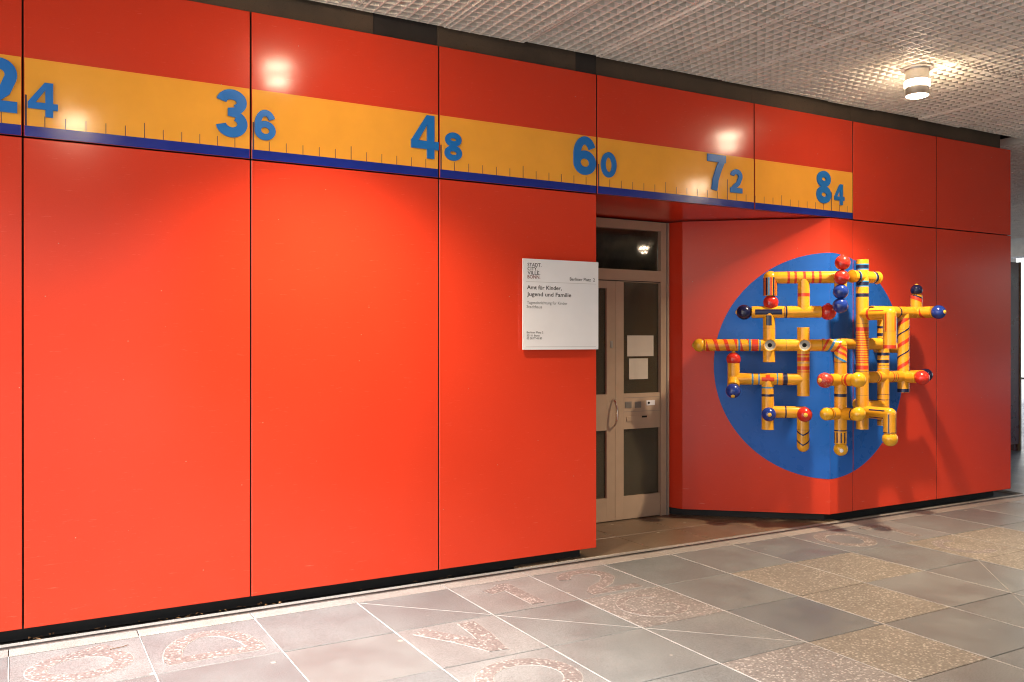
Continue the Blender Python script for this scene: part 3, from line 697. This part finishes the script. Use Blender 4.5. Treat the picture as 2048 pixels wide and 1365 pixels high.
pipe(L(-.266, .968), L(-.266, .960, DL+0.06)); ball(L(-.266, .958, DL+0.095), 0.061, 'ball_red', NV)
pipe(L(-.266, .968), L(-.266, .690), c1='dome', bands=[(0.142, 0.0025, NA)],
     marks=[(lambda t: 0.186-abs(t)*0.00045, 0.013, -100, 100, NA), (lambda t: 0.268-abs(t)*0.00052, 0.013, -100, 100, NA)])
# --- upright at the corner and its arms
V1, V2, V3, V4, VY = 5.885, 6.150, 6.416, 6.680, -0.28
pipe((V1, VY, 1.524), (V1, VY, .715), bands=[(0.142, 0.002, NA), (0.410, 0.024, NA), (0.699, 0.010, NA)],
     marks=spiral(-0.16, 0.020, RD, 0.0, 0.138, 0.06)+spiral(-0.16, 0.020, BL, 0.0, 0.138, 0.115)+spiral(-0.16, 0.020, RD, 0.0, 0.138, 0.01), stripes=[(a, 6, 0.715, 0.80, NA) for a in (-80, -38, -4, 34, 72)])
ball((V1-0.012, VY-0.012, .674), 0.057, 'ball_yellow', (-0.6, -0.62, -0.12), 'sign')
pipe((V1, VY, 1.242), (5.745, VY, 1.242)); ball((5.700, VY, 1.240), 0.063, 'ball_worn', (-1, 0, 0))
pipe((V1, VY, 1.242), (V1, -0.415, 1.242), r=0.051, bands=[(0.055, 0.008, RD), (0.085, 0.022, RD)]); ball((V1, -0.452, 1.245), 0.063, 'ball_yellow')
pipe((V1, VY, .965), (5.755, VY, .965), bands=[(0.121, 0.006, NA)]); ball((5.718, VY, .966), 0.053, 'ball_yellow')
pipe((V1, VY, .965), (V1, -0.420, .965), r=0.051, bands=[(0.128, 0.010, NA)]); ball((V1, -0.452, .972), 0.060, 'ball_yellow')
# column of four balls on a rod, held off the upper elbow
rod = MB(); rod.tube([(0, 0.008), (0.40, 0.008)], (5.762, -0.382, 1.815), (0.024, 0, 0.37), (0, 1, 0), 10); under(rod.build('rod', 'pipe', None, True), sculpture, SI)
rod = MB(); rod.tube([(0, 0.010), (0.16, 0.010)], (5.774, -0.382, 2.072), (0.111, 0.102, 0.01), (0, 0, 1), 10); under(rod.build('rod', 'pipe', None, True), sculpture, SI)
for x, z, mt in ((5.786, 2.190, 'ball_red'), (5.775, 2.071, 'ball_red'), (5.764, 1.957, 'ball_blue'), (5.760, 1.844, 'ball_blue')): ball((x, -0.382, z), 0.0605, mt, (0.02, 0, 1) if z > 2.15 else None, 'ball_red')
# --- uprights over the flat panels
tri = lambda c: [(c, 0.030, NA), (c-0.020, 0.010, BL), (c+0.020, 0.010, BL)]
rings = [(0.615+0.0205*q, 0.0085, RD) for q in range(13)]
pipe((V2, VY, 2.239), (V2, VY, .822), r=0.0515, c0='open', c1='open', bands=tri(0.062)+tri(0.203)+[(0.298, 0.030, NA), (0.537, 0.003, NA), (0.582, 0.034, RD), (0.901, 0.034, RD), (0.932, 0.004, NA), (1.132, 0.002, NA)]+rings)
pipe((6.018, VY, 2.096), (6.345, VY, 2.094), c0='open', bands=[(0.052, 0.022, NA), (0.067, 0.008, BL), (0.270, 0.022, NA), (0.254, 0.008, BL)], wide=[(0.0, 0.012), (0.312, 0.327)])
pipe((V2, VY, 1.782), (V2, -0.545, 1.782), r=0.0515, c1='dome', bands=[(0.085, 0.022, RD)], stripes=[(-30, 5, 0.10, 0.24, RD)])
pipe((V2, -0.545, 1.782), (V2, -0.545, 1.498), r=0.0515, c1='open', bands=[(0.270, 0.028, RD), (0.143, 0.002, NA)], stripes=[(-46, 5, 0.02, 0.14, RD), (40, 5, 0.0, 0.14, RD)])
pipe((V2, VY, .968), (V2, -0.545, .968), c1='dome', stripes=[(-30, 6, 0.10, 0.25, NA), (45, 5, 0.10, 0.26, NA)])
pipe((V2, -0.545, .968), (V2, -0.545, .812), stripes=[(-62, 5, 0.03, 0.155, NA), (14, 6, 0.0, 0.155, NA)], bands=[(0.150, 0.006, NA)]); ball((V2, -0.548, .766), 0.061, 'ball_yellow')
pipe((V3, VY, 1.805), (V3, VY, .840), r=0.0485, c1='open', bands=[(0.130, 0.020, NA), (0.192, 0.026, NA), (0.225, 0.006, NA), (0.357, 0.026, NA), (0.392, 0.004, GY), (0.420, 0.026, NA), (0.452, 0.004, NA), (0.480, 0.004, GY), (0.70, 0.004, NA), (0.745, 0.006, NA), (0.80, 0.006, RD), (0.90, 0.005, NA), (0.925, 0.005, NA)])
pipe((V4, VY, 1.805), (V4, VY, 1.115), r=0.0485, bands=[(0.674, 0.030, NA), (0.145, 0.002, NA)], marks=spiral(0.19, 0.034, RD, 0.05, 0.53, 0.02)+spiral(0.19, 0.012, NA, 0.05, 0.53, 0.115))
pipe((6.262, VY, 1.806), (6.854, VY, 1.808), c0='open', c1='dome', bands=[(0.330, 0.016, NA)])
pipe((6.854, VY, 1.808), (6.854, VY, 1.962), c0='dome', marks=spiral(-0.12, 0.036, NA, 0.06, 0.152, 0.07)+spiral(-0.12, 0.030, RD, 0.0, 0.152, 0.0)); ball((6.857, VY, 2.004), 0.050, 'ball_navy', (0, 0, 1))
pipe((6.854, VY, 1.808), (6.854, -0.445, 1.808), marks=spiral(0.13, 0.028, RD, 0.06, 0.16, 0.0)); ball((6.854, -0.493, 1.806), 0.060, 'ball_blue', (0, -1, 0))
pipe((V2, VY, 1.254), (6.935, VY, 1.252), bands=[(0.150, 0.006, NA), (0.180, 0.012, RD), (0.350, 0.012, RD), (0.375, 0.005, NA), (0.40, 0.008, RD)]); ball((6.985, VY, 1.256), 0.058, 'ball_navy')
pipe((V4, VY, 1.248), (V4, -0.415, 1.248)); ball((V4, -0.460, 1.246), 0.061, 'ball_red')
pipe((V2, VY, 1.534), (V3, VY, 1.534)); pipe((V2, VY, 1.005), (V3, VY, 1.005))
for x, z in ((V2, 1.534), (V3, 1.534), (V4, 1.50), (V3, 1.005)): pipe((x, 0.0, z), (x, VY, z), r=0.046)

# ------------------------------------------------------------------ ceiling of open square cells
ceiling = empty('ceiling', (0, 0, ZC)); tag(ceiling, kind='structure')
CP, BW, BH = 0.075, 0.0046, 0.075
def grid_mesh(nx, ny):
    mb = MB(); wx, wy = nx*CP, ny*CP
    for k in range(nx):
        x = CP*(k+0.5); mb.box(x-BW, x+BW, -wy+0.001, -0.001, 0, BH)
    for k in range(ny):
        y = -CP*(k+0.5); mb.box(0.001, wx-0.001, y-0.0036, y+0.0036, 0.0008, BH-0.001)
    # rim of the tray
    for (y0, y1) in ((-0.0030, -0.0011), (-wy+0.0011, -wy+0.0030)): mb.box(0.0030, wx-0.0030, y0, y1, 0.0004, BH-0.0015)
    for (x0, x1) in ((0.0008, 0.0028), (wx-0.0028, wx-0.0008)): mb.box(x0, x1, -wy+0.0008, -0.0008, 0.0006, BH-0.002)
    return mb
gm = grid_mesh(8, 16); gme = bpy.data.meshes.new('grid_panel'); gme.from_pydata(gm.v, [], gm.f); gme.materials.append(M['grid'])
fwd = Vector((math.sin(YAW), math.cos(YAW), 0)); rgt = Vector((math.cos(YAW), -math.sin(YAW), 0))
def seen(x, y, z):
    for dx in (0, 0.3, 0.6):
        for dy in (0, -0.6, -1.2):
            v = Vector((x+dx, y+dy, z))-CAM; d = v.dot(fwd)
            if d > 0.2 and abs(v.dot(rgt)/d) < 0.62 and v.z/d < 0.42: return True
    return False
far = MB(); cnt = 0
cells = []
for i in range(-9, 23):
    for j in range(-6, 9):
        x, y = 3.606+i*0.6, -0.045-j*1.2
        if y > 0.1 and x < 9.4-0.6: continue
        cells.append((i, j, x, y))
cells.sort(key=lambda c: (not seen(c[2], c[3], ZC), (Vector((c[2], c[3], 0))-CAM).length))
for n_, (i, j, x, y) in enumerate(cells):
    if n_ < 280 and seen(x, y, ZC):
        o = link('grid_panel', gme, ceiling, (x, y, random.uniform(-0.007, 0.005)))
        o.rotation_euler = (random.uniform(-0.004, 0.004), random.uniform(-0.004, 0.004), random.uniform(-0.002, 0.002))
    else: far.add([(a+x, b+y, c) for a, b, c in gm.v], gm.f)
tag(far.build('far_grid', 'grid', ceiling), kind='stuff')
roof = MB(); roof.box(-2.0, 18.0, -11.0, 8.0, ZC+0.20, ZC+0.9); tag(roof.build('sky_blocking_roof', 'plenum'), kind='structure')  # unseen slab added against sky leaks; its edges set where daylight enters

# ------------------------------------------------------------------ ceiling lamps
def lamp(x, y, label):
    root = tag(empty('ceiling_lamp', (x, y, ZC-0.205)), label, 'lamp', 'cylindrical ceiling downlights')
    R_ = 0.083; up = (0, 0, 1); rx = (1, 0, 0)
    def part(name, prof, mat):
        mb = MB(); mb.tube(prof, (0, 0, 0), up, rx, 40); return mb.build(name, mat, root, True)
    part('housing', [(0.112, R_-0.01), (0.112, R_), (0.200, R_)], 'steel')
    part('light_ring', [(0.066, R_-0.006), (0.070, R_+0.006), (0.106, R_+0.006), (0.110, R_-0.006)], 'lamp_ring')
    part('lower_housing', [(0.0, R_-0.004), (0.002, R_), (0.064, R_), (0.0645, R_-0.02)], 'steel')
    part('diffuser', [(-0.012, 0.0), (-0.010, R_*0.5), (-0.004, R_*0.85), (-0.0005, R_-0.006)], 'lamp_disc')
    part('collar', [(0.196, R_+0.001), (0.196, R_+0.03), (0.204, R_+0.03), (0.204, R_+0.001)], 'steel')
    ld = bpy.data.lights.new('bulb', 'SPOT'); ld.energy = SPOT_W; ld.color = LAMP_COL; ld.spot_size = math.radians(118); ld.spot_blend = 1.0; ld.shadow_soft_size = 0.05
    lo = bpy.data.objects.new('bulb', ld); col.objects.link(lo); lo.parent = root; lo.location = (0, 0, -0.07)
    return root
lamp(5.86, -1.00, 'lit cylindrical ceiling lamp above the pipe sculpture')
lamp(1.60, -1.00, 'ceiling lamp mirrored in the red panel right of the large 3')
lamp(0.457, -3.45, 'ceiling lamp mirrored in the orange ruler right of the small 4')
lamp(7.42, -3.20, 'ceiling lamp mirrored in the orange ruler left of the large 7')
lamp(11.40, -7.40, 'ceiling lamp mirrored in the fanlight above the entrance door')
lamp(-2.66, -1.00, 'ceiling lamp beyond the left edge of the picture near the wall')

# ------------------------------------------------------------------ far right: display column, beam, building outside
colm = tag(empty('display_column', (12.3, 2.06, 0)), 'dark red display column with beige edge beyond the wall end', 'column')
for nm, b, mt in (('panel', (-0.35, 0.065, -0.02, 0.6, 0.10, 2.665), 'board'), ('edge_post', (0.066, 0.10, -0.03, 0.61, 0.0, 2.672), 'beige'), ('foot', (-0.02, 0.060, 0.0, 0.12, 0.0, 0.099), 'board')):
    boxobj(nm, b, mt, colm)
beam = tag(boxobj('edge_beam', (17.55, 17.95, -9, 7.6, 3.25, ZC+0.19), 'white'), 'pale edge beam of the passage roof at the far right', 'beam')
bld = tag(empty('far_building', (40, 16, 0)), 'pale building outside beyond the passage at the far right edge', 'building')
boxobj('wall', (-3, 3, -14, 14, 0, 12), 'white', bld)
for r_ in range(4):
    for c_ in range(8): boxobj('window', (-3.04, -2.98, -12.6+c_*3.3, -10.8+c_*3.3, 1.2+r_*2.8, 2.8+r_*2.8), 'rubber', bld)
opp = tag(empty('sky_blocking_wall', (14, -11.4, 0)), 'unseen brown wall added behind the viewpoint to block sky light', 'wall')  # added out of view to keep bluish sky out of the door glass
for k in range(9): boxobj('wall_panel', (-11.5+k*2.6, -8.92+k*2.6, -0.3, 0.0, 0.0, 3.75), 'opp', opp)
# dry litter caught under the panels
lit = MB()
for q in range(46):
    x = random.choice([random.uniform(-0.3, 3.5), random.uniform(0.0, 1.4)]); y = random.uniform(0.0, 0.055); s_ = random.uniform(0.006, 0.022); a = random.uniform(0, PI)
    ca, sa = math.cos(a)*s_, math.sin(a)*s_; h_ = random.uniform(0.002, 0.010)
    lit.add([(x-ca, y-sa*0.6, 0.002), (x+sa*0.4, y-ca*0.3, h_), (x+ca, y+sa*0.6, 0.003), (x-sa*0.4, y+ca*0.3, h_*1.3)], [(0, 1, 2, 3)])
tag(lit.build('leaf_litter', 'leaf'), 'dry leaf scraps caught in the gap below the red panels', 'litter', kind='stuff')
tw = tag(MB(), ) if False else None
t = MB(); pts = [(0.0, 0.0), (0.03, 0.008), (0.06, 0.012), (0.085, 0.028)]
for a, b in zip(pts, pts[1:]): t.tube([(0, 0.0022), (math.dist(a, b)+0.001, 0.0018)], (a[0], a[1], 0.004), (b[0]-a[0], b[1]-a[1], 0), (0, 0, 1), 6)
tag(t.build('twig', 'leaf', None, loc=(0.40, -0.36, 0)), 'small dry twig lying on the slab with the ring inlay', 'twig')
